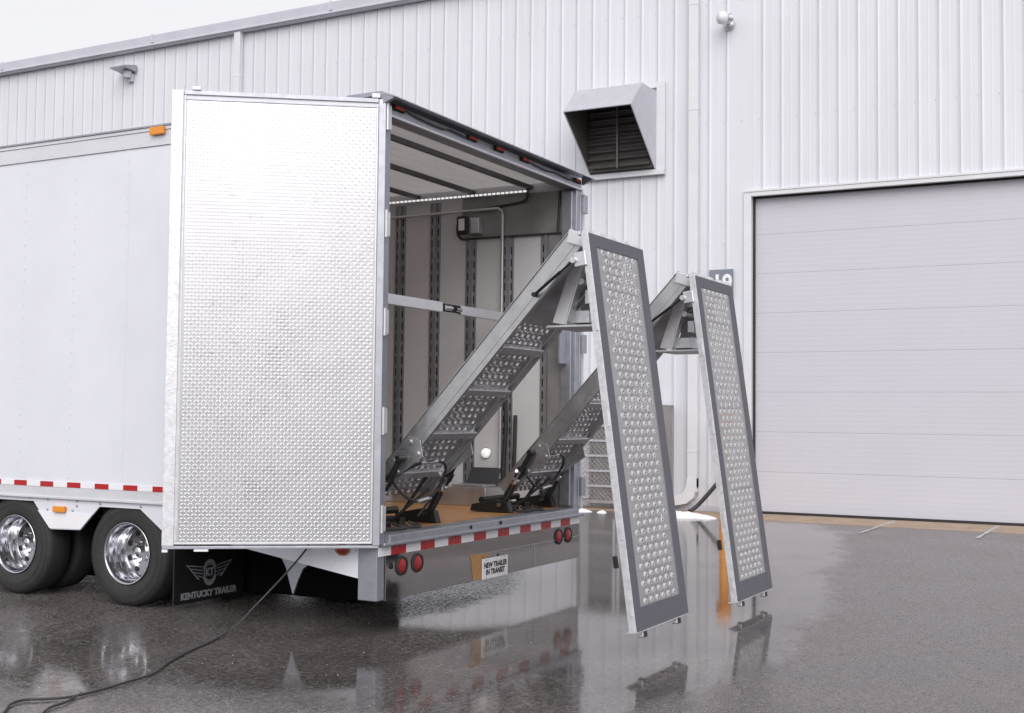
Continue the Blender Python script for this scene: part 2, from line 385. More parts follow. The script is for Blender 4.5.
# roller door
d = MB(); d.box(XW+.151, XW+.2, GY0, GY1, 0, GZ)
npan = 8; ph = (GZ-.0)/npan
for i in range(npan):
    z0 = .03+i*ph; z1 = z0+ph-.003
    for k in range(8):
        a = z0+(z1-z0)*k/8; c = z0+(z1-z0)*(k+1)/8
        d.prism([(XW+.15, a), (XW+.1414, a), (XW+.1407, a+.012), (XW+.1405, (a+c)/2), (XW+.1407, c-.012), (XW+.1414, c), (XW+.15, c)], lambda q, h: (q[0], h, q[1]), GY0+.02, GY1-.03)
d.build('roller_door', 'garage', wh)
d = MB(); d.box(XW+.06, XW+.155, GY1-.018, GY1-.002, 0, GZ); d.box(XW+.06, XW+.155, GY0, GY0+.03, 0, GZ); d.box(XW+.09, XW+.155, GY0+.03, GY1-.03, GZ-.02, GZ); d.box(XW+.1, XW+.16, GY0+.03, GY1-.03, 0.004, .035); d.build('door_seal', 'jamb', wh)
d = MB(); d.box(XW-.05, XW+.2, GY1, GY1+.13, 0, GZ+.1); d.box(XW-.05, XW+.2, GY0-.1, GY0, 0, GZ+.1); d.box(XW-.05, XW+.2, GY0, GY1, GZ, GZ+.1); d.box(XW-.062, XW-.051, GY0-.1, GY1+.13, GZ+.07, GZ+.11)
d.build('door_frame', 'trimwhite', wh, .006)

# exhaust hood
hd = empty('exhaust_hood', (XW-.6, 3.5, 5.95)); tag(hd, 'boxy grey sheet metal exhaust hood high on the white wall', 'exhaust hood')
ha, hb = 2.90, 4.13
prof = [(XW-.05, 5.95), (XW-.42+.34, 5.95), (11.48, 6.85), (11.98, 7.33), (XW-.05, 7.33)]
h = MB()
top = [(11.48, 6.85), (11.98, 7.33), (XW-.05, 7.33)]
def skin(mb, pts, y0, y1, th=.02, mi=0):
    for (a, b2) in zip(pts[:-1], pts[1:]):
        dx, dz = b2[0]-a[0], b2[1]-a[1]; l = math.hypot(dx, dz); nx, nz = -dz/l*th, dx/l*th
        mb.prism([a, b2, (b2[0]-nx, b2[1]-nz), (a[0]-nx, a[1]-nz)], lambda q, h_: (q[0], h_, q[1]), y0, y1, mi)
skin(h, top, ha, hb)
side = [(XW-.05, 5.95), (XW-.12, 5.95), (11.48, 6.85), (11.98, 7.33), (XW-.05, 7.33)]
for y in (ha-.02, hb+.001): h.prism(side, lambda q, h_: (q[0], h_, q[1]), y, y+.019)
h.build('hood_shell', 'hoodwhite', hd, .004)
h = MB(); skin(h, [(11.51, 6.845), (11.99, 7.305), (XW-.06, 7.305)], ha+.006, hb-.006, .004)
for y in (ha+.0005, hb-.004): h.prism([(XW-.06, 5.97), (XW-.13, 5.97), (11.51, 6.845), (11.99, 7.30), (XW-.06, 7.30)], lambda q, h_: (q[0], h_, q[1]), y, y+.003)
h.build('hood_lining', 'hooddark', hd)
h = MB(); 
for k in range(9): h.obox((XW-.30, ha+.03, 6.02+k*.14), (0, hb-ha-.06, 0), (.11, 0, .085), (.01, 0, -.012))
h.box(XW-.17, XW-.05, ha+.02, hb-.01, 5.97, 7.3)
h.box(XW-.34, XW-.31, 3.5, 3.53, 5.98, 7.2)
h.build('louvre', 'hooddark', hd)
h = MB(); h.box(XW-.07, XW-.031, ha-.18, ha-.021, 5.942, 7.403); h.box(XW-.07, XW-.031, hb+.021, hb+.1, 5.942, 7.403); h.box(XW-.07, XW-.031, ha-.18, hb+.1, 7.405, 7.5) ; h.box(XW-.11, XW-.031, ha-.18, hb+.1, 5.85, 5.94)
h.build('flange', 'trimwhite', hd)

# lamps on the wall
wl = empty('wall_light', (XW-.1, 15.6, 9.05)); tag(wl, 'small grey wedge-shaped wall light under the gutter at far left', 'wall light')
h = MB(); h.prism([(XW-.04, 9.42), (XW-.42, 9.33), (XW-.44, 9.30), (XW-.04, 9.26)], lambda q, k: (q[0], k, q[1]), 15.45, 15.9); h.build('lamp_head', 'galv', wl, .01)
h = MB(); h.cyl((XW-.15, 15.62, 9.26), (XW-.15, 15.62, 9.12), .10, .08, 16); h.box(XW-.1, XW-.03, 15.54, 15.70, 9.05, 9.22); h.build('lamp_mount', 'gutter', wl)
fl = empty('flood_light', (XW-.2, 1.55, 8.2)); tag(fl, 'round white floodlight on a steel bracket above the roller door corner', 'floodlight')
h = MB(); c0 = Vector((XW-.34, 1.585, 8.38))
ax = Vector((-.75, .45, -.1)).normalized()
pr = [(0.02, -.10), (.06, -.09), (.095, -.06), (.112, 0), (.108, .04), (.0, .06)]
mat_ax = ax.to_track_quat('Z', 'Y').to_matrix()
hh = MB(); hh.lathe(pr, (0, 0, 0), 24, 0, 'Z'); hh.v = [tuple(c0+mat_ax @ Vector(v)) for v in hh.v]; hh.build('lamp_head', 'signwhite', fl)
h.cyl(c0-ax*.1, c0-ax*.17, .07, .09, 16); h.tube([c0-ax*.15, (XW-.18, 1.56, 8.36), (XW-.05, 1.57, 8.35)], .04, 10); h.lathe([(.0, -.05), (.08, -.045), (.10, 0)], (XW-.03, 1.57, 8.35), 20, 0, 'X'); h.build('bracket', 'alu', fl)

# number sign
sg = empty('number_sign', (XW-.05, 1.68, 3.62)); tag(sg, 'dark grey sign with white number 19 on the white wall left of the roller door', 'sign')
h = MB(); h.box(XW-.062, XW-.045, 1.48, 1.90, 3.66, 4.12); h.build('sign_plate', 'signgrey', sg)
text_mb('19', .42, lambda x, y, z: (XW-.066-z, 1.67-x, 3.865+y), .002, .012, sx=.85).build('numerals', 'signwhite', sg)

# bollard
bo = empty('bollard', (12.1, 1.45, 0)); tag(bo, 'orange post standing at the wall behind the far ramp', 'bollard')
h = MB(); h.cyl((12.1, 1.45, 0), (12.1, 1.45, 1.45), .075, None, 24); h.build('post', 'bollard', bo)
h = MB(); h.lathe([(.0, 1.72), (.08, 1.715), (.12, 1.66), (.125, 1.42), (.075, 1.40)], (12.1, 1.45, 0), 24, 0, 'Z'); h.build('cap', 'bollard', bo)

# cage against the wall
cg = empty('steel_cage', (12.3, 3.4, 0)); tag(cg, 'grey steel mesh cage standing at the foot of the white wall', 'cage')
cx0, cx1, cy0, cy1, ch = 12.05, 12.6, 2.52, 4.1, 1.78
h = MB()
for y in (cy0, cy1-.05):
    for x in (cx0, cx1-.05): h.box(x, x+.05, y, y+.05, 0.004, ch)
for z in (.1, ch-.05):
    for x in (cx0, cx1-.05): h.box(x+.006, x+.044, cy0+.05, cy1-.05, z, z+.05)
    for y in (cy0, cy1-.05): h.box(cx0+.05, cx1-.05, y+.006, y+.044, z, z+.05)
h.build('frame', 'cage', cg)
h = MB()
for y in (3.28, 3.36): h.box(cx0-.02, cx0+.025, y, y+.05, .12, ch-.06)
for z in (.38, .64, .9, 1.16, 1.42): h.box(cx0-.012, cx0+.004, cy0+.05, cy1-.05, z, z+.035)
h.build('cage_door', 'alulight', cg)
def meshwork(mb, y0, y1, z0, z1, x, p=.085, r=.006):
    n = int((y1-y0+z1-z0)/p)
    for sgn in (0, 1):
        for i in range(1, n):
            c = i*p; a = (max(0, c-(z1-z0)), min(c, z1-z0)); b2 = (min(c, y1-y0), max(0, c-(y1-y0)))
            A = [x, y0+a[0], z0+a[1]]; B = [x, y0+b2[0], z0+b2[1]]
            if sgn: A[1] = y1-a[0]; B[1] = y1-b2[0]
            mb.cyl(A, B, r, None, 4)
h = MB(); meshwork(h, cy0+.05, cy1-.05, .15, ch-.05, cx0+.03); h.box(cx0+.02, cx1, cy0+.01, cy0+.02, .15, ch-.05); h.box(cx1-.02, cx1-.012, cy0+.05, cy1-.05, .1, ch-.05); h.box(cx0+.01, cx1, cy0, cy1, ch, ch+.02); h.build('wire_mesh', 'cage', cg)

# snow remains and hose by the wall
def snow(cx, cy, rx, ry, hh_, label, rot=0):
    mb = MB(); n = 26; rings = 6; vs = [(cx, cy, hh_)]
    ph_ = [random.random()*6.28 for _ in range(5)]
    for j in range(1, rings+1):
        for i in range(n):
            t = 2*math.pi*i/n; q = j/rings
            rr = q*(1+.22*math.sin(2*t+ph_[0])+.14*math.sin(3*t+ph_[1])+.1*math.sin(5*t+ph_[2])+.06*math.sin(9*t+ph_[3]))
            x, y = rx*rr*math.cos(t), ry*rr*math.sin(t)
            z = hh_*(1-q*q)*(1+.5*(random.random()-.5)) if j < rings else -.01
            vs.append((cx+x*math.cos(rot)-y*math.sin(rot), cy+x*math.sin(rot)+y*math.cos(rot), z))
    fs = [(0, 1+i, 1+(i+1) % n) for i in range(n)]
    for j in range(rings-1):
        fs += [(1+j*n+i, 1+(j+1)*n+i, 1+(j+1)*n+(i+1) % n, 1+j*n+(i+1) % n) for i in range(n)]
    mb.add(vs, fs, 0, True); return tag(mb.build('snow_patch', 'snow'), label, 'snow', 'patches of old snow along the wall')
snow(11.45, 1.95, .8, .28, .07, 'long white snow patch below the downpipe elbow', .95)
snow(11.35, 3.75, .3, .22, .05, 'snow patch at the foot of the mesh cage beside trailer corner')
snow(11.3, 3.28, .12, .1, .04, 'tiny snow lump just right of the patch by the cage')
h = MB(); h.tube([(12.5, 1.42, .80), (12.35, 1.55, .62), (12.25, 1.75, .35), (12.2, 1.95, .12), (12.1, 2.05, .03)], .035, 10)
tag(h.build('hose', 'cable'), 'thick black hose hanging down to the ground at the white wall', 'hose')

# ------------------------------------------------------------ trailer
tr = empty('trailer', (1.7, 7, 0)); tag(tr, 'long white box trailer with open rear doors and two raised folding ramps', 'trailer')
TW, TL, TH, FL = 3.40, 15.0, 3.93, .723
def P(name, mb, mats, bevel=0, parent=None, label=None):
    o = mb.build(name, mats, parent or tr, bevel)
    if label: o['label'] = label
    return o
# outer body skins
b = MB(); b.box(0, .035, .16, TL, .995, 3.78)
b.box(-.0022, -.0005, 2.53, 2.58, .995, 3.78)
for k in range(0, 24):                                     # rows of rivets
    y = 2.55+k*.61-1.22
    for j in range(26): b.box(-.006, -.003, y-.004, y+.004, 1.03+j*.106, 1.038+j*.106)
P('side_wall', b, 'trailer')
b = MB(); b.box(TW-.035, TW, .16, TL, .995, 3.78); P('side_wall', b, 'trailer')
b = MB(); b.box(.035, TW-.035, TL-.05, TL, .7, 3.9); P('front_wall', b, 'trailer')
b = MB()
for x0, x1, xs in ((-.012, .06, -.02), (TW-.06, TW+.012, TW+.0)):
    b.box(x0, x1, .16, TL, 3.782, 3.905); 
    b.box(xs, xs+.03, .16, TL, 3.907, 3.935)
    for k in range(70): b.box(x0-.003 if x0 < 1 else x1, x0 if x0 < 1 else x1+.003, .3+k*.21, .31+k*.21, 3.80, 3.81)
P('top_rail', b, 'rail', .003)
b = MB(); b.box(-.03, .04, .3, TL, 3.937, 3.951); P('roof_edge_shadow', b, 'galv')  # strip added for the dark shadow line along the roof edge
b = MB()
for x0, x1 in ((-.012, .05), (TW-.05, TW+.012)):
    b.box(x0, x1, .16, TL, .862, .993)
    b.box(x0-.012 if x0 < 1 else x1, x0 if x0 < 1 else x1+.012, .16, TL, .852, .87)
    for k in range(120): b.box(x0-.004 if x0 < 1 else x1, x0 if x0 < 1 else x1+.004, .2+k*.12, .21+k*.12, .93, .94)
P('bottom_rail', b, 'rail', .003)
b = MB(); b.add([(.03, .1, 3.90), (TW-.03, .1, 3.90), (TW-.03, TL-.05, 3.90), (.03, TL-.05, 3.90)], [(0, 1, 2, 3)]); P('roof', b, 'ceiling')

for k in range(14):
    y = .50+k*.66; b = MB(); b.prism([(y-.035, 3.871), (y-.02, 3.835), (y+.02, 3.835), (y+.035, 3.871)], lambda q, h_: (h_, q[0], q[1]), .08, TW-.08); P('roof_bow', b, 'bow')
# side skirt with wheel cut-outs
YC = [2.49, 3.82]
sk = [(.16, .852), (TL, .852), (TL, .5), (5.3, .5)]
lo = [(YC[1]+.62, .58), (YC[1]+.46, .58)]
pts = [(.16, .40), (1.37, .575), (2.02, .60), (2.33, .805), (2.79, .805), (3.01, .60), (YC[1]-.46, .59), (YC[1]-.24, .82), (YC[1]+.24, .82), (YC[1]+.46, .60), (5.2, .58), (TL, .58), (TL, .851), (.16, .851)]
b = MB(); b.prism(pts, lambda q, h_: (h_, q[0], q[1]), .004, .02); b.prism(pts, lambda q, h_: (h_, q[0], q[1]), TW-.02, TW-.004)
P('side_skirt', b, 'trailer')
b = MB(); b.prism([(2.86, .74), (YC[1]-.30, .745), (YC[1]-.45, .598), (3.0, .608)], lambda q, h_: (h_, q[0], q[1]), -.001, .003)
P('skirt_panel', b, 'white')
b = MB()
for y, z in ((3.40, .84), (3.40, .755), (3.05, .80), (3.05, .84), (2.78, .83), (2.32, .825), (3.62, .85), (3.1, .76)): b.lathe([(0, -.008), (.009, -.006), (.012, 0)], (.003, y, z), 8, 0, 'X')
P('bolt', b, 'galv')
# reflective tape on the sides
b = MB()
for sx in ((-.0165, -.0125), (TW+.0125, TW+.0165)):
    y = 2.205-.155-.33*6
    k = 0
    while y < TL-.4:
        b.box(sx[0], sx[1], y, y+.16, .952, .996, 0); b.box(sx[0], sx[1], y+.16, y+.325, .952, .996, 1); y += .325
P('reflective_tape', b, ['red', 'white'])
b = MB(); b.box(-.03, -.0, 3.17, 3.31, .74, .79); P('marker_light', b, 'amber', .006)
b = MB(); b.box(-.05, -.022, 2.13, 2.28, 3.865, 3.93); P('marker_light', b, 'amber', .006)
b = MB(); b.lathe([(.0, -.02), (.5, -.018), (.85, -.01), (1, 0)], (0, 0, 0), 28, 0, 'X'); b.v = [(v[0]+.003, .30+v[1]*.055, .60+v[2]*.033) for v in b.v]; P('side_lamp', b, 'redlens')
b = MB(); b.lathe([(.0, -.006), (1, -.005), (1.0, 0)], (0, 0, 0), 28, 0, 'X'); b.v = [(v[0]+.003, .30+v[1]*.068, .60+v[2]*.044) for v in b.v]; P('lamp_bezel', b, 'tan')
b = MB()
for y, z in ((.48, .622), (.42, .615), (.52, .60), (.19, .60)): b.lathe([(0, -.006), (.01, -.005), (.012, 0)], (.003, y, z), 8, 0, 'X')
P('rivet', b, 'white')
# rear frame
b = MB(); b.box(-.005, .09, -.012, .155, .245, 3.80); P('corner_post', b, 'postgalv', .006)
b = MB(); b.box(TW-.10, TW+.012, -.012, .155, .66, 3.80); b.box(TW-.012, TW+.03, -.02, -.005, .7, 3.8); b.box(TW-.14, TW-.10, .02, .13, .74, 3.78); P('corner_post', b, 'galv', .006)
b = MB()
b.box(-.005, TW+.012, -.012, .12, 3.80, 3.90)
P('header', b, 'galv', .004)
b = MB(); b.box(-.0, TW, -.035, -.014, 3.795, 3.815); P('header_rail', b, 'alulight', .004)
b = MB(); b.prism([(-.012, 3.962), (-.14, 3.915), (-.145, 3.905), (-.012, 3.94)], lambda q, h_: (h_, q[0], q[1]), -.05, TW+.05)
b.box(-.04, TW+.04, -.01, .3, 3.936, 3.966)
b.prism([(-.012, 3.94), (-.13, 3.905), (-.012, 3.86)], lambda q, h_: (h_, q[0], q[1]), TW+.012, TW+.05); b.prism([(-.012, 3.94), (-.13, 3.905), (-.012, 3.86)], lambda q, h_: (h_, q[0], q[1]), -.05, -.012)
P('drip_hood', b, 'galv')
for x in (.17, 1.26, 1.72, 2.20, 3.28):
    b = MB(); b.box(x-.075, x+.075, -.034, -.013, 3.858, 3.898); o = P('clearance_lamp', b, 'dark', .004)
    b = MB(); 
    for q in range(-2, 3): b.box(x+q*.024-.010, x+q*.024+.010, -.041, -.035, 3.868, 3.889)
    P('lens', b, 'markerlens', 0, o)
b = MB(); b.tube([(.25, -.025, 3.885), (.5, -.03, 3.862), (.8, -.03, 3.858), (.9, -.03, 3.872), (1.16, -.03, 3.862)], .006, 6); b.tube([(2.3, -.03, 3.87), (2.6, -.03, 3.855), (2.8, -.03, 3.868), (3.1, -.03, 3.858), (3.2, -.03, 3.875)], .006, 6); P('wiring', b, 'cable')
b = MB(); b.box(.12, .30, .16, .22, 3.70, 3.79); P('door_closer', b, 'black', .006)
for x in (1.72, 1.95): pass
# rear sill, tape, bumper skirt
b = MB(); b.box(.09, TW-.1, -.06, .12, .638, .72); b.box(.0, TW+.01, -.075, .02, .64, .668); P('rear_sill', b, 'galv', .008)
b = MB()
for x in (1.25, 1.75): b.cyl((x, -.062, .69), (x, -.066, .69), .016, None, 12)
P('sill_hole', b, 'dark')
b = MB(); b.box(.092, TW-.012, -.022, .05, .24, .636); 
P('bumper_skirt', b, 'stainless', .003)
b = MB(); b.box(2.44, 2.455, -.026, -.0225, .245, .45); b.box(1.1, 3.41, -.0262, -.0225, .445, .452)
P('skirt_seam', b, 'galv')
b = MB()
xs = [max(-.012, -.055+.2018*i) for i in range(17)]+[TW-.01]
for i in range(17): b.box(xs[i], xs[i+1], -.029, -.0235, .568, .634, 0 if i % 2 else 1)
P('rear_tape', b, ['red', 'white'])
for x in (.30, .515, 2.94, 3.14):
    b = MB(); b.lathe([(.056, -.012), (.070, -.014), (.075, 0)], (x, -.022, .475), 28, 0, 'Y'); o = P('tail_lamp', b, 'rubber')
    b = MB(); b.lathe([(.0, -.018), (.04, -.016), (.055, -.008)], (x, -.022, .475), 28, 0, 'Y'); P('lens', b, 'redlens', 0, o)
b = MB(); b.cyl((.16, -.022, .485), (.16, -.03, .485), .022, None, 14); b.cyl((1.52, -.022, .415), (1.52, -.028, .415), .011, None, 10); b.cyl((1.78, -.022, .415), (1.78, -.028, .415), .011, None, 10); P('bolt', b, 'black')
b = MB(); b.prism([(1.30, .46), (1.60, .445), (1.54, .245), (1.36, .245), (1.33, .40)], lambda q, h_: (q[0], h_, q[1]), -.0275, -.0225); P('reflection_tan', b, 'tan', label='painted tan reflection on the polished bumper beside the transit sign')  # thin tan slab standing in for a reflection in the bumper
b = MB(); b.box(1.50, 1.935, -.034, -.028, .235, .405); sp = P('transit_sign', b, 'signwhite', .002, label='white sign reading NEW TRAILER IN TRANSIT on the bumper')
b = text_mb('NEW TRAILER', .062, lambda x, y, z: (1.717+x, -.0352-z, .345+y), .0008, .0022)
text_mb('IN TRANSIT', .062, lambda x, y, z: (1.717+x, -.0352-z, .288+y), .0008, .0022, b); P('lettering', b, 'dark', 0, sp)
b = MB()
for x in (1.56, 1.87):
    for z in (.247, .394): b.cyl((x, -.034, z), (x, -.037, z), .006, None, 8)
P('sign_screw', b, 'galv', 0, sp)
# underbody
b = MB(); b.box(.62, TW-.62, .13, TL-.1, .60, .70); b.box(.06, .619, .13, 1.9, .62, .70); b.box(TW-.619, TW-.06, .13, 1.9, .62, .70); b.box(.06, .619, 4.45, TL-.1, .62, .70); b.box(TW-.619, TW-.06, 4.45, TL-.1, .62, .70); b.box(.9, 1.05, .4, TL-.5, .42, .60); b.box(2.3, 2.45, .4, TL-.5, .42, .60)
for y in (YC[0], YC[1]): b.box(.25, TW-.25, y-.07, y+.07, .35, .49)
P('chassis', b, 'blackmatte')
b = MB(); b.box(.14, 1.3, .10, .125, .27, .598); b.box(.97, 1.5, .78, 5.2, .05, .6); b.box(.3, 3.1, 4.6, 13.5, .2, .6); P('underbody_box', b, 'blackmatte', .02)
b = MB(); b.prism([(.62, .575), (1.02, .60), (1.12, .58), (.95, .50), (.90, .42), (.86, .30), (.83, .22), (.79, .32), (.74, .42), (.62, .50), (.48, .53)], lambda q, h_: (h_, q[0], q[1]), .10, .115); P('lit_gap_wedge', b, 'galv')  # pale wedge-shaped plate that paints the lit gap under the trailer
b = MB(); b.box(.62, TW-.62, .14, TL-.06, .701, FL); b.box(.06, .62, .14, 1.9, .701, FL); b.box(TW-.62, TW-.06, .14, 1.9, .701, FL); b.box(.06, .62, 4.45, TL-.06, .701, FL); b.box(TW-.62, TW-.06, 4.45, TL-.06, .701, FL); P('floor', b, 'floorwood')
# interior right wall: panels and vertical tracks
XI = TW-.036-.05
b = MB(); b.box(XI, TW-.036, .14, TL-.06, FL, 3.87); P('wall_lining', b, 'intwhite')
b = MB(); b.box(.036, .075, .16, TL-.06, .94, 3.87); P('wall_lining', b, 'intwhite')
def track(y, side):
    b = MB(); s = -1 if side else 1; x = XI if side else .0755; top_ = 3.375 if (y < 1.28 and side) else 3.78
    X = lambda d: x+s*d
    def bx(d0, d1, y0, y1, z0, z1, mi=0): a, c = sorted((X(d0), X(d1))); b.box(a, c, y0, y1, z0, z1, mi)
    bx(.0005, .012, y-.062, y-.046, FL, top_); bx(.0005, .012, y+.046, y+.062, FL, top_); bx(.0005, .006, y-.046, y+.046, FL, top_)
    bx(.006, .03, y-.018, y+.018, FL, top_)
    z = FL+.08
    while z < top_-.1:
        for yy in (y-.042, y+.030): bx(.0062, .0085, yy, yy+.012, z, z+.075, 1)
        z += .12
    P('wall_track', b, ['etrack', 'dark'])
for k in range(22):
    track(.31+k*.43, 1)
for k in range(14): track(.31+k*.86, 0)
b = MB(); b.box(XI-.02, XI-.0005, .14, 1.27, 3.385, 3.80); P('wall_plate', b, 'intplate')
b = MB(); b.box(XI-.035, XI-.02, .14, 1.27, 3.372, 3.39); b.tube([(XI-.03, 1.27, 3.385), (XI-.04, 1.31, 3.44), (XI-.05, 1.30, 3.56), (XI-.06, 1.24, 3.60)], .014, 8); b.tube([(XI-.03, .18, 3.38), (XI-.03, .17, 3.6), (XI-.03, .16, 3.8)], .012, 8)
b.tube([(XI-.06, .50, 3.84), (XI-.05, .52, 3.74), (XI-.03, .62, 3.71), (XI-.03, .95, 3.68), (XI-.03, 1.05, 3.66)], .013, 8); P('wiring', b, 'cable')
b = MB(); b.box(XI-.075, XI-.04, .50, 6.2, 3.80, 3.822, 1)
for k in range(110): b.box(XI-.082, XI-.0755, .51+k*.05, .54+k*.05, 3.802, 3.82)
P('light_strip', b, ['led', 'alu'])
b = MB(); b.tube([(XI-.06, 5, 3.63), (XI-.06, .83, 3.665), (XI-.06, .79, 3.64), (XI-.06, .785, 3.60), (XI-.06, .785, .97)], .014, 8, 0, 1); P('conduit', b, 'alulight')
b = MB(); b.box(XI-.12, XI-.021, 1.02, 1.16, 3.42, 3.58); gd = P('wall_lamp', b, 'alu', .008)
b = MB(); b.box(XI-.16, XI-.121, 1.13, 1.26, 3.41, 3.60); P('lamp_housing', b, 'black', .015, gd)
b = MB(); b.box(XI-.168, XI-.161, 1.16, 1.23, 3.45, 3.57); P('lens', b, 'white', .004, gd)
b = MB(); b.lathe([(.0, -.045), (.038, -.04), (.048, -.02), (.05, 0)], (XI-.005, .97, 1.22), 24, 0, 'X'); P('dome_lamp', b, 'lampglow')
b = MB(); b.lathe([(.05, -.012), (.058, -.01), (.06, 0)], (XI-.001, .97, 1.22), 24, 0, 'X'); P('lamp_ring', b, 'alu')
b = MB(); b.tube([(XI-.05, .73, 1.75), (XI-.06, .72, 1.45), (XI-.06, .74, 1.15), (XI-.06, .74, .95)], .02, 8); b.tube([(XI-.05, .62, 1.6), (XI-.06, .62, 1.3), (XI-.06, .63, .95)], .02, 8); P('strap', b, 'cable')
b = MB(); b.box(XI-.02, XI-.001, .14, .28, FL, 3.37); b.box(XI-.035, XI-.02, .15, .27, FL, .98); P('end_panel', b, ['intplate'])
# wheel housing inside
b = MB(); b.box(.076, .66, 1.85, 4.5, FL-.01, .93); b.box(.022, .66, 1.84, 1.85, .5, .93); b.box(.61, .66, 1.85, 4.5, .5, FL-.01); P('wheel_housing', b, 'blackmatte')
b = MB(); b.box(TW-.66, TW-.61, 1.85, 4.5, .5, FL-.01); b.box(XI-.52, XI-.065, 1.84, 4.5, FL, .903); b.box(XI-.45, XI-.065, .72, 5.2, FL, .905); P('wheel_housing', b, 'alu', .01)
# header-side plate in the opening, right (steel door latch plate)
b = MB(); b.box(TW-.30, TW-.14, .06, .075, 2.1, 2.58); P('latch_plate', b, 'galv')

# ------------------------------------------------------------ wheels
def wheel(xo, yc, s):
    """xo outer face X, s=+1 when the inside of the trailer is +X"""
    c = (xo, yc, .434)
    b = MB()
    hub = [(.0, .10), (.045, .10), (.05, .115), (.055, .16), (.115, .165), (.125, .175), (.20, .18), (.21, .21)]
    b.lathe([(r, s*h_) for r, h_ in hub], c, 40, 0, 'X')
    for k in range(8):
        t = k*math.pi/4; b.cyl((xo+s*.168, yc+.088*math.cos(t), .434+.088*math.sin(t)), (xo+s*.14, yc+.088*math.cos(t), .434+.088*math.sin(t)), .011, None, 8)
    o = P('wheel', b, 'chrome')
    b = MB()
    for k in range(8):
        t = (k+.5)*math.pi/4; q = Vector((xo+s*.176, yc+.158*math.cos(t), .434+.158*math.sin(t)))
        b.cyl(q, q+Vector((s*.012, 0, 0)), .026, None, 12)
    P('hand_hole', b, 'dark', 0, o)
    rim = [(.254, .004), (.257, -.006), (.250, -.010), (.242, -.004), (.236, .010), (.230, .03), (.228, .085), (.218, .115), (.198, .135), (.195, .175), (.19, .18)]
    b = MB(); b.lathe([(r, s*h_) for r, h_ in rim], c, 56, 0, 'X'); P('rim', b, 'chrome', 0, o)
    ty = [(.25, .02), (.262, .0), (.29, -.004), (.33, -.012), (.37, -.010), (.405, .004), (.422, .022), (.430, .045), (.434, .13), (.430, .215), (.41, .25), (.33, .27), (.26, .25)]
    b = MB(); b.lathe([(r, s*h_) for r, h_ in ty], c, 64, 0, 'X')
    b.lathe([(r, s*(h_+.32)) for r, h_ in ty], c, 64, 0, 'X')
    for r in (.34, .352, .392): b.lathe([(r-.002, s*-.0128), (r, s*-.0145), (r+.002, s*-.0128)], c, 56, 0, 'X')
    P('tyre', b, 'rubber', 0, o)
for y in YC: wheel(.03, y, 1); 
for y in YC: wheel(TW-.03, y, -1)
# mud flaps
fo = MB(); fo.box(.03, .87, 1.97, 1.985, .05, .56)
flap = P('mud_flap', fo, 'flap', .004, label='black mud flap with winged round logo and pale lettering')
b = MB(); cx_, cz = .44, .275; FY = 1.968
def flat(mb, pts, h0=.0005, h1=.0025): mb.prism(pts, lambda q, h_: (q[0], FY-h_, q[1]), h0, h1)
def ring(mb, r0, r1, a0=0, a1=360, n=40, ky=1.):
    pts = []
    for i in range(n+1):
        t = math.radians(a0+(a1-a0)*i/n); pts.append((cx_+r1*math.cos(t), cz+ky*r1*math.sin(t)))
    for i in range(n, -1, -1):
        t = math.radians(a0+(a1-a0)*i/n); pts.append((cx_+r0*math.cos(t), cz+ky*r0*math.sin(t)))
    for i in range(n):
        q = [pts[i], pts[i+1], pts[2*n-i], pts[2*n+1-i]]; flat(mb, q)
ring(b, .062, .072, 0, 360, 40, 1.0)
# filled caps above and below the roundel
for sgn in (1, -1):
    pts = []
    for i in range(21):
        t = math.radians(20+140*i/20); pts.append((cx_+.082*math.cos(t), cz+sgn*(.108*math.sin(t))))
    for i in range(20, -1, -1):
        t = math.radians(20+140*i/20); pts.append((cx_+.077*math.cos(t), cz+sgn*(.077*math.sin(t))))
    for i in range(20): flat(b, [pts[i], pts[i+1], pts[41-i-1], pts[41-i]])
for sx in (1, -1):
    for k in range(4):
        z0 = cz+.055-k*.028; x1 = .275-k*.045; 
        flat(b, [(cx_+sx*.085, z0), (cx_+sx*x1, z0+.028-.004*k), (cx_+sx*x1, z0+.020-.004*k), (cx_+sx*.085, z0-.008)])
    flat(b, [(cx_+sx*.275, cz+.083), (cx_+sx*.268, cz+.083), (cx_+sx*.12, cz-.047), (cx_+sx*.14, cz-.047)][:4])
text_mb('KT', .088, lambda x, y, z: (cx_+x, FY-.001-z, cz+y), .001, .003, b, sx=.85)
text_mb('KENTUCKY TRAILER', .072, lambda x, y, z: (cx_+x, FY-.001-z, .105+y), .001, .0035, b)
P('logo', b, 'flapprint', 0, flap)
fo = MB(); fo.box(2.5, 3.32, 1.97, 1.985, .02, .56); P('mud_flap', fo, 'flap', .004)

# ------------------------------------------------------------ rear doors
HG = Vector((-.025, -.04, 0)); far = Vector((-.918, 1.19, 0))
U = (far-HG); DL = U.length; U.normalize(); Nn = Vector((-U.y, U.x, 0))
if Nn.dot(Vector((-7.4, -5.1, 0))) < 0: Nn = -Nn
Z = Vector((0, 0, 1)); DZ0, DZ1 = .665, 3.895
def dbox(mb, u0, u1, z0, z1, n0, n1, mi=0): mb.obox(HG+U*u0+Nn*n0+Z*z0, U*(u1-u0), Nn*(n1-n0), Z*(z1-z0), mi)
b = MB(); dbox(b, .0, DL, DZ0, DZ1, -.05, 0); rd = P('rear_door', b, 'trailer', .004, label='open left rear door lined with bright diamond plate')
b = MB()
dbox(b, DL-.080, DL+.002, DZ0-.01, DZ1+.01, -.054, .010)     # far flat stile
dbox(b, DL-.10, DL-.088, DZ0+.02, DZ1-.02, .0005, .006)
P('door_stile', b, 'panelside', .003, rd)
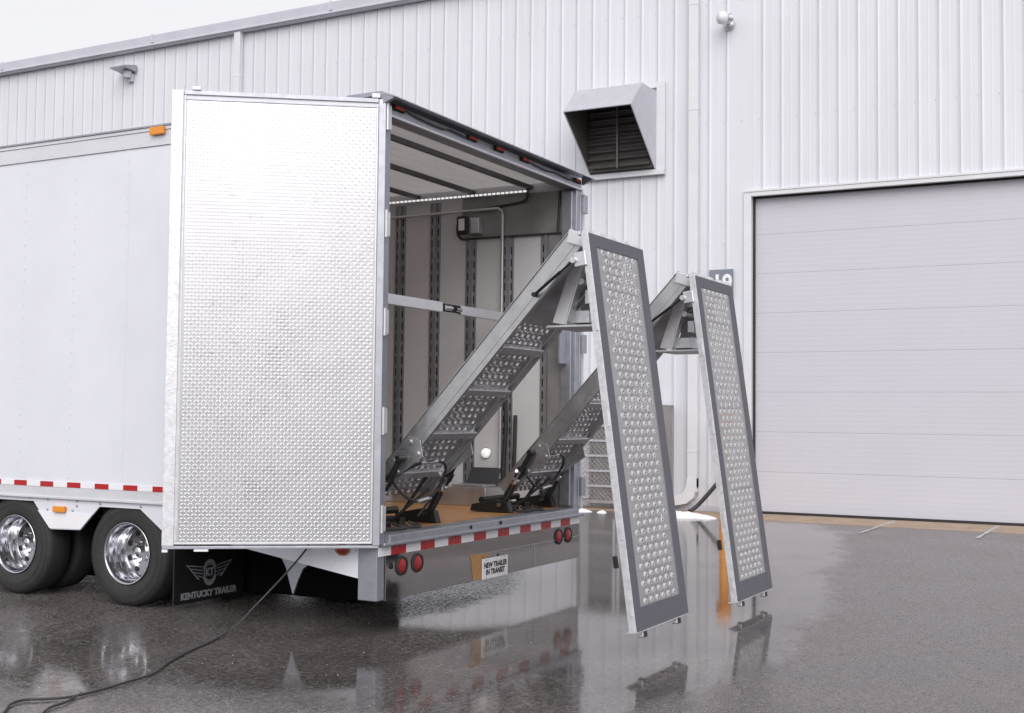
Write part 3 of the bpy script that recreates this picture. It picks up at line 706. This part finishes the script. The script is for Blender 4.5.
b = MB(); dbox(b, .05, DL-.083, DZ1-.022, DZ1+.010, -.05, .012); dbox(b, .05, DL-.09, DZ1-.06, DZ1-.048, .0005, .007); P('door_top_rail', b, 'galv', .003, rd)
b = MB(); dbox(b, .0, DL-.0, DZ0-.032, DZ0-.012, -.05, .008); P('door_bottom_seal', b, 'galv', .003, rd)
b = MB(); dbox(b, .052, DL-.104, DZ0+.001, DZ0+.014, .0005, .016); dbox(b, .052, .064, DZ0+.014, DZ1-.06, .0005, .018); P('door_bead', b, 'alulight', .002, rd)
b = MB(); dbox(b, -.004, .048, DZ0-.012, DZ1+.004, -.02, .016); P('hinge_gasket', b, 'galv', .003, rd)
for u in (.08, DL-.16, .62*0+.95):
    pass
b = MB(); dbox(b, .04, .10, DZ1+.012, DZ1+.045, -.03, .02); dbox(b, DL-.20, DL-.14, DZ1+.012, DZ1+.04, -.03, .02); dbox(b, DL-.04, DL+.0, DZ0-.055, DZ0-.034, -.03, .01); dbox(b, DL-.32, DL-.22, DZ0-.05, DZ0-.034, -.03, .01); P('lock_rod_guide', b, 'white', .003, rd)
# diamond plate sheet with raised lozenges
b = MB(); u0, u1, z0, z1 = .066, DL-.105, DZ0+.016, DZ1-.062
dbox(b, u0, u1, z0, z1, .0005, .003)
p = .0252; nu = int((u1-u0)/p); nz = int((z1-z0)/p)
for i in range(nu):
    for j in range(nz):
        c = HG+U*(u0+p*(i+.5)+.004)+Z*(z0+p*(j+.5))+Nn*.003
        s1 = 1 if (i+j) % 2 else -1
        a = (U*s1+Z).normalized()*.0142; d = (U*-s1+Z).normalized()*.0050; hN = Nn*.0013
        vs = [c-a, c-a*.35-d, c+a*.35-d, c+a, c+a*.35+d, c-a*.35+d, c-a*.45+hN, c+a*.45+hN]
        b.add(vs, [(0, 1, 6), (1, 2, 7, 6), (2, 3, 7), (3, 4, 7), (4, 5, 6, 7), (5, 0, 6)], 1, False)
P('diamond_plate', b, ['plate', 'platetop'], 0, rd)
for z in (3.78, 2.99, 2.27, 1.55, .84):
    b = MB(); b.box(-.012, .052, -.045, -.013, z-.09, z+.09); b.cyl((-.005, -.045, z-.1), (-.005, -.045, z+.1), .014, None, 12); P('hinge', b, 'alulight', .003, rd)
# right door folded back along the far side
b = MB(); b.obox((TW+.10, .02, .70), (.16, 1.5, 0), (.05, -.005, 0), (0, 0, 3.1)); r2 = P('rear_door', b, 'trailer', .004, label='right rear door folded back against the far side')
for z in (3.67, 2.3, .92):
    b = MB(); b.box(TW-.0, TW+.09, -.045, -.022, z-.09, z+.09); P('hinge', b, 'galv', .003, r2)

# ------------------------------------------------------------ folding ramps
def V(x, q): return Vector((x, q[0], q[1]))
A = Vector((-1.40, 2.91)); D = Vector((.676, -.737)); D.normalize(); Nd = Vector((-.737, -.676)); Nd.normalize()
def at(t, d): return A+D*t+Nd*d
def perf(mb, o, u, v, nrm_, width, length, pu, pv, rx, ry, rise, ncols, mi=0, seg=12, thick=.004, hole=.42):
    """sheet with staggered rows of real flared holes. o origin; u across; v along"""
    rows = int(length/pv); pv = length/rows
    marg = (width-pu*ncols)/2
    for r in range(rows):
        off = 0 if r % 2 == 0 else pu/2; n = ncols if r % 2 == 0 else ncols-1
        v0 = r*pv; y0, y1 = v0, v0+pv
        e0 = marg+off; e1 = e0+n*pu
        def q(a, c, h_=0): return o+u*a+v*c+nrm_*h_
        mb.add([q(0, y0), q(e0, y0), q(e0, y1), q(0, y1)], [(0, 1, 2, 3)], mi)
        mb.add([q(e1, y0), q(width, y0), q(width, y1), q(e1, y1)], [(0, 1, 2, 3)], mi)
        for k in range(n):
            cx, cy = e0+pu*(k+.5), v0+pv/2
            jx, jy, jh = rx*random.uniform(-.22, .12), ry*random.uniform(-.18, .18), rise*random.uniform(.75, 1.2)
            outer = []; base = []; lip = []; inn = []; bot = []
            for i in range(seg):
                t = 2*math.pi*i/seg; cs, sn = math.cos(t), math.sin(t)
                m_ = max(abs(cs), abs(sn)); outer.append(q(cx+pu/2*cs/m_, cy+pv/2*sn/m_))
                base.append(q(cx+rx*1.0*cs, cy+ry*1.0*sn)); lip.append(q(cx+jx+rx*(hole+.2)*cs, cy+jy+ry*(hole+.2)*sn, jh)); inn.append(q(cx+jx+rx*hole*cs, cy+jy+ry*hole*sn, jh*.8)); bot.append(q(cx+rx*(hole-.02)*cs, cy+ry*(hole-.02)*sn, -thick))
            S = seg; vs = outer+base+lip+inn+bot
            mb.add(vs, [(a*S+i, a*S+(i+1) % S, (a+1)*S+(i+1) % S, (a+1)*S+i) for a in (0,) for i in range(S)], mi)
            n0 = len(mb.v)-len(vs)
            for a in (1, 2, 3):
                for i in range(S): mb.f.append([n0+a*S+i, n0+a*S+(i+1) % S, n0+(a+1)*S+(i+1) % S, n0+(a+1)*S+i]); mb.mi.append(1 if a < 3 else 2); mb.sm.append(True)
XL, XR = .30, 1.0
PL, PR = .10, 1.07
b = MB()
def rail(x, s):
    T1 = 2.55
    # web, flanges (flanges turned inwards)
    def sl(d0, d1, x0, x1, t0=0., t1=T1):
        a, c = sorted((x0, x1))
        b.prism([tuple(at(t0, d0)), tuple(at(t1, d0)), tuple(at(t1, d1)), tuple(at(t0, d1))], lambda q, h_: (h_, q[0], q[1]), a, c)
    sl(.006, .142, x, x+s*.008); sl(0, .006, x-s*.012, x+s*.03); sl(.142, .148, x-s*.006, x+s*.024)
    sl(.045, .105, x-s*.003, x)            # rolled swage on the web
    # doubler plate at the cylinder pin
    b.prism([tuple(at(1.98, .02)), tuple(at(2.25, .01)), tuple(at(2.30, .15)), tuple(at(2.0, .22)), tuple(at(1.93, .12))], lambda q, h_: (h_, q[0], q[1]), *sorted((x-s*.02, x-s*.013)))
    for t, d in ((2.0, .06), (2.2, .05), (2.02, .17), (2.24, .13)): b.cyl(V(x-s*.02, at(t, d)), V(x-s*.035, at(t, d)), .018, None, 10)
rail(XL, 1); rail(XR, -1)
ramp = b.build('loading_ramp', 'rampalu', tr, .002); ramp['label'] = 'raised folding ramp nearest the open door, perforated panel hanging down'
def S(name, mb, mats, bevel=0): return mb.build(name, mats, ramp, bevel)
b = MB(); perf(b, V(XL+.01, at(.78, .105)), Vector((1, 0, 0)), V(0, D), V(0, -Nd), XR-XL-.02, 1.75, .088, .066, .024, .021, .006, 6, hole=.8)
b.add([V(XL+.01, at(0.02, .105)), V(XR-.01, at(.02, .105)), V(XR-.01, at(.78, .105)), V(XL+.01, at(.78, .105))], [(0, 1, 2, 3)])
S('tread_plate', b, ['perfunder', 'alulight', 'alulight'])
for t in (.97, 1.39, 1.83, 2.24):
    b = MB(); b.prism([tuple(at(t, .108)), tuple(at(t+.06, .108)), tuple(at(t+.066, .148)), tuple(at(t+.005, .154)), tuple(at(t-.002, .148))], lambda q, h_: (h_, q[0], q[1]), XL+.03, XR-.03)
    b.prism([tuple(at(t-.06, .108)), tuple(at(t+.13, .108)), tuple(at(t+.06, .156))], lambda q, h_: (h_, q[0], q[1]), XR-.075, XR-.062)
    for x in (XL+.1, XL+.2, XL+.32, XL+.45): b.cyl(V(x, at(t-.001, .14)), V(x, at(t-.012, .14)), .009, None, 8)
    S('crossbeam', b, 'alu', .003)
# hanging panel
PT = Vector((-1.62, 2.84)); PB = Vector((-1.99, .19)); DP = (PB-PT); PLn = DP.length; DP.normalize(); NP = Vector((-DP.y*-1, DP.x)); NP = Vector((DP.y, -DP.x))   # outward (-Y)
if NP.x > 0: NP = -NP
def pp(s_t, d=0): return PT+DP*s_t+NP*d
def pbox(mb, x0, x1, s0, s1, d0, d1, mi=0): mb.obox(V(x0, pp(s0, d0)), (x1-x0, 0, 0), V(0, DP*(s1-s0)), V(0, NP*(d1-d0)), mi)
b = MB()
pbox(b, PL+.004, PL+.118, 0, PLn, -.010, .001); pbox(b, PR-.118, PR, 0, PLn, -.010, .001)
pbox(b, PL+.118, PR-.118, 0, .085, -.010, 0); pbox(b, PL+.118, PR-.118, PLn-.15, PLn, -.010, 0)
S('panel_border', b, 'darkgrey')
b = MB()
pbox(b, PL-.004, PL+.008, -.004, PLn+.004, -.052, .0); pbox(b, PR-.008, PR-.001, -.004, PLn+.004, -.052, -.0105)
pbox(b, PL+.008, PR-.008, -.006, 0, -.085, .002); pbox(b, PL+.008, PR-.008, PLn, PLn+.006, -.085, .002)
for s0 in (.35, 1.05, 1.75, 2.3): pbox(b, PL+.008, PR-.008, s0, s0+.05, -.05, -.03)
for s0 in (.55, 1.2, 1.95, 2.45): pbox(b, PL-.010, PL-.004, s0, s0+.12, -.03, -.008)
S('ramp_panel', b, 'panelside', .002)
b = MB(); perf(b, V(PL+.118, pp(.085, -.006)), Vector((1, 0, 0)), V(0, DP), V(0, NP), PR-PL-.236, PLn-.235, .107, .0555, .029, .0215, .013, 6, seg=14, hole=.32)
S('perforated_plate', b, ['perf', 'treadrim', 'dark'])
b = MB()
for x in (PL+.12, PR-.22):
    pbox(b, x, x+.085, PLn+.006, PLn+.045, -.05, -.01)
S('panel_foot', b, 'alulight', .004)
b = MB()
for x in (PL+.14, PR-.20): pbox(b, x, x+.05, PLn+.012, PLn+.05, -.054, -.004)
pbox(b, PL-.022, PL-.006, 2.17, 2.25, -.1, -.065)
S('rubber_pad', b, 'black', .004)
b = MB()
for x in (PL+.03, PL+.22, PL+.42, PL+.66, PL+.86):
    b.cyl(V(x, pp(-.012, -.03)), V(x+.07, pp(-.012, -.03)), .028, None, 12); 
pbox(b, PL+.02, PR-.02, -.03, -.006, -.09, -.07)
for x in (XL-.04, XR-.0): b.obox(V(x, A+Vector((-.0, -.01))), (.05, 0, 0), V(0, (PT-A)*.9), V(0, Vector((.02, -.09))))
S('fold_hinge', b, 'alulight', .003)
# bracket frame under the fold
b = MB()
for x in (.52, .90):
    a0, a1, c0_, c1_ = (-1.335, 2.80), (-1.415, 2.80), (-1.15, 2.27), (-1.245, 2.255)
    b.prism([a0, a1, c1_, c0_], lambda q, h_: (h_, q[0], q[1]), x-.006, x+.006)
    b.prism([a1, (a1[0]-.012, a1[1]), (c1_[0]-.012, c1_[1]), c1_], lambda q, h_: (h_, q[0], q[1]), x, x+.09)
b.box(.50, 1.0, -1.52, -1.11, 2.235, 2.25)
S('fold_bracket', b, 'alulight', .002)
b = MB()
b.box(.53, .93, -1.46, -1.40, 2.40, 2.50); b.box(.53, .93, -1.44, -1.38, 2.62, 2.70); b.box(.6, .92, -1.40, -1.25, 2.27, 2.36)
b.prism([(-1.30, 2.78), (-1.50, 2.80), (-1.52, 2.5), (-1.38, 2.36), (-1.26, 2.4)], lambda q, h_: (h_, q[0], q[1]), .91, .925)
b.cyl((.5, -1.38, 2.56), (.93, -1.38, 2.56), .025, None, 10)
S('bracket_bar', b, 'alu', .003)
b = MB(); pbox(b, PL-.02, PL-.005, .12, .22, -.12, -.03); b.cyl(V(PL-.04, pp(.17, -.12)), V(PL+.02, pp(.17, -.12)), .022, None, 12)
S('strut_bracket', b, 'alu', .006)
gs0, gs1 = V(PL-.01, pp(.17, -.13)), V(XL-.03, at(.52, .11))
b = MB(); b.cyl(gs0, gs0.lerp(gs1, .35), .007, None, 8); S('strut_rod', b, 'black')
b = MB(); b.cyl(gs0.lerp(gs1, .33), gs1, .011, None, 10); b.cyl(gs1+Vector((.02, 0, 0)), gs1-Vector((.02, 0, 0)), .017, None, 10); S('gas_strut', b, 'black')
# hydraulics at the foot
for x in (XL-.075, XR+.085):
    p0 = Vector((x, .24, FL+.075)); p1 = V(x, at(2.12, .11))
    b = MB(); b.cyl(p0, p0.lerp(p1, .62), .031, None, 16); b.cyl(p0.lerp(p1, .58), p0.lerp(p1, .70), .038, None, 16); b.cyl(p0.lerp(p1, .70), p0.lerp(p1, .97), .022, None, 14); b.cyl(p1-Vector((.045, 0, 0)), p1+Vector((.045, 0, 0)), .022, None, 12)
    cy = S('hydraulic_cylinder', b, 'black')
    b = MB(); q0 = p0.lerp(p1, .45)+Vector((-.045, -.02, 0)); b.cyl(q0, q0+(p1-p0)*.18, .012, None, 8); b.cyl(q0+(p1-p0)*.12, q0+(p1-p0)*.12+Vector((-.09, -.03, .04)), .014, None, 8); b.cyl(p0-Vector((.07, 0, 0)), p0+Vector((.07, 0, 0)), .018, None, 10); b.lathe([(.0, -.0), (.034, 0), (.034, .07), (.0, .07)], (0, 0, 0), 14, 0, 'Z'); n_ = 14*4
    qd = (p1-p0).normalized().to_track_quat('Z', 'Y').to_matrix(); b.v[-n_:] = [tuple(p0.lerp(p1, .38)+qd @ Vector(v)) for v in b.v[-n_:]]
    S('cylinder_fitting', b, 'chrome')
    b = MB(); b.prism([(.14, FL+.002), (.40, FL+.002), (.56, FL+.01), (.54, FL+.07), (.30, FL+.115), (.17, FL+.10)], lambda q, h_: (h_, q[0], q[1]), x-.035, x+.035); b.cyl((x-.05, .24, FL+.075), (x-.06, .24, FL+.075), .028, None, 12)
    S('foot_block', b, 'black', .006)
b = MB(); b.box(XL+.02, XR-.02, .46, .56, FL+.002, FL+.05); b.cyl((XL, .50, FL+.10), (XR, .50, FL+.10), .03, None, 12); b.box(XL+.12, XL+.22, .22, .30, FL+.002, FL+.05); b.cyl((XL+.38, .24, FL), (XL+.38, .24, FL+.07), .035, None, 12)
S('pivot_block', b, 'black', .008)
b = MB(); b.cyl((XL+.42, .30, FL+.05), (XL+.5, .06, FL+.42), .014, None, 8); b.cyl((XL+.30, .28, FL+.05), (XL+.44, .02, FL+.30), .011, None, 8); S('release_lever', b, 'black')
b = MB()
b.tube([(XL-.02, .05, 1.12), (XL+.12, -.06, 1.22), (XL+.35, -.12, 1.24), (XL+.52, -.08, 1.17), (XL+.55, .04, .98), (XL+.50, .16, .80)], .011, 8)
b.tube([(XL-.02, .06, 1.10), (XL+.10, .02, .98), (XL+.3, .0, .93), (XL+.5, .0, 1.0), (XR+.07, .05, 1.1)], .011, 8)
b.tube([(XL+.05, .2, .76), (XL+.0, .12, .74), (XL+.12, .08, .735), (XL+.28, .12, .735), (XL+.3, .2, .76)], .013, 8)
b.tube([(XL+.2, .2, .76), (XL+.22, .1, .74), (XL+.36, .06, .735), (XL+.45, .12, .735), (XL+.42, .2, .76)], .011, 8)
S('hydraulic_hose', b, 'cable')
b = MB(); b.cyl((XL+.16, -.075, 1.233), (XL+.33, -.118, 1.243), .016, None, 8); b.cyl((XL+.24, .0, .935), (XL+.42, .0, .955), .016, None, 8); S('hose_fitting', b, 'alu')
# copy the ramp
r2 = copy_tree(ramp, tr, (2.1, 0, -.07)); r2['label'] = 'second raised folding ramp, nearest the white wall'
for ch in r2.children:
    if ch.name.split('.')[0] in ('foot_block', 'pivot_block', 'hydraulic_cylinder', 'cylinder_fitting', 'hydraulic_hose', 'hose_fitting', 'release_lever'): ch.location.z += .07

# ------------------------------------------------------------ loose things in the trailer
cb = empty('cargo_bar', (1.7, .7, 2.52)); tag(cb, 'pale aluminium cargo bar spanning the inside of the trailer', 'cargo bar')
b = MB(); b.box(.09, 1.98, .68, .72, 2.52, 2.61); b.build('outer_beam', 'alulight', cb, .004)
b = MB(); b.box(2.30, XI-.03, .68, .72, 2.52, 2.605); b.build('inner_beam', 'alulight', cb, .004)
b = MB(); b.box(1.981, 2.299, .685, .70, 2.53, 2.60, 0); b.cyl((2.0, .68, 2.565), (2.12, .68, 2.565), .028, None, 12, 1); b.cyl((2.2, .68, 2.56), (2.29, .68, 2.56), .022, None, 12, 1); b.build('latch', ['dark', 'chrome'], cb)
lp = empty('laptop', (XI-.22, .9, .906)); tag(lp, 'open dark laptop resting on the metal wheel housing inside the trailer', 'laptop')
b = MB(); b.obox((XI-.44, .76, .907), (.26, .0, 0), (0, .34, 0), (0, 0, .018)); b.build('base', 'alu', lp, .003)
b = MB(); b.obox((XI-.17, .76, .925), (.10, 0, .155), (0, .34, 0), (.012, 0, -.003)); b.build('screen', 'screen', lp, .003)

# ------------------------------------------------------------ cord
b = MB()
b.tube([(.03, .61, .66), (-.03, .625, .57), (-.20, .70, .385), (-.38, .79, .20), (-.50, .84, .085), (-.62, .875, .02), (-.85, .80, .0095), (-1.13, .70, .011), (-1.45, .57, .011), (-1.79, .39, .011), (-2.02, .35, .011), (-2.28, .32, .011), (-2.49, .33, .011), (-2.59, .41, .011), (-2.67, .49, .011), (-2.78, .46, .011), (-2.87, .38, .011), (-3.2, .1, .011), (-3.6, -.2, .011)], .0072, 8)
b.tube([(-2.40, .335, .013), (-2.50, .29, .012), (-2.59, .25, .011), (-2.76, .20, .011), (-3.1, -.1, .011), (-3.4, -.6, .011)], .0072, 8)
tag(b.build('power_cord', 'cable'), 'black power cord hanging from the trailer and snaking across the wet asphalt', 'cord')
# pale stones on the asphalt: nobody could count them
b = MB()
for k in range(900):
    x = random.uniform(-5, 11); y = random.uniform(-5, 4); r = random.uniform(.0018, .0055)
    b.lathe([(.0, r*.7), (r*.7, r*.5), (r, 0)], (x, y, 0), 6, 0, 'Z')
tag(b.build('loose_grit', 'stone'), 'pale grit scattered over the wet asphalt', 'grit', kind='stuff')
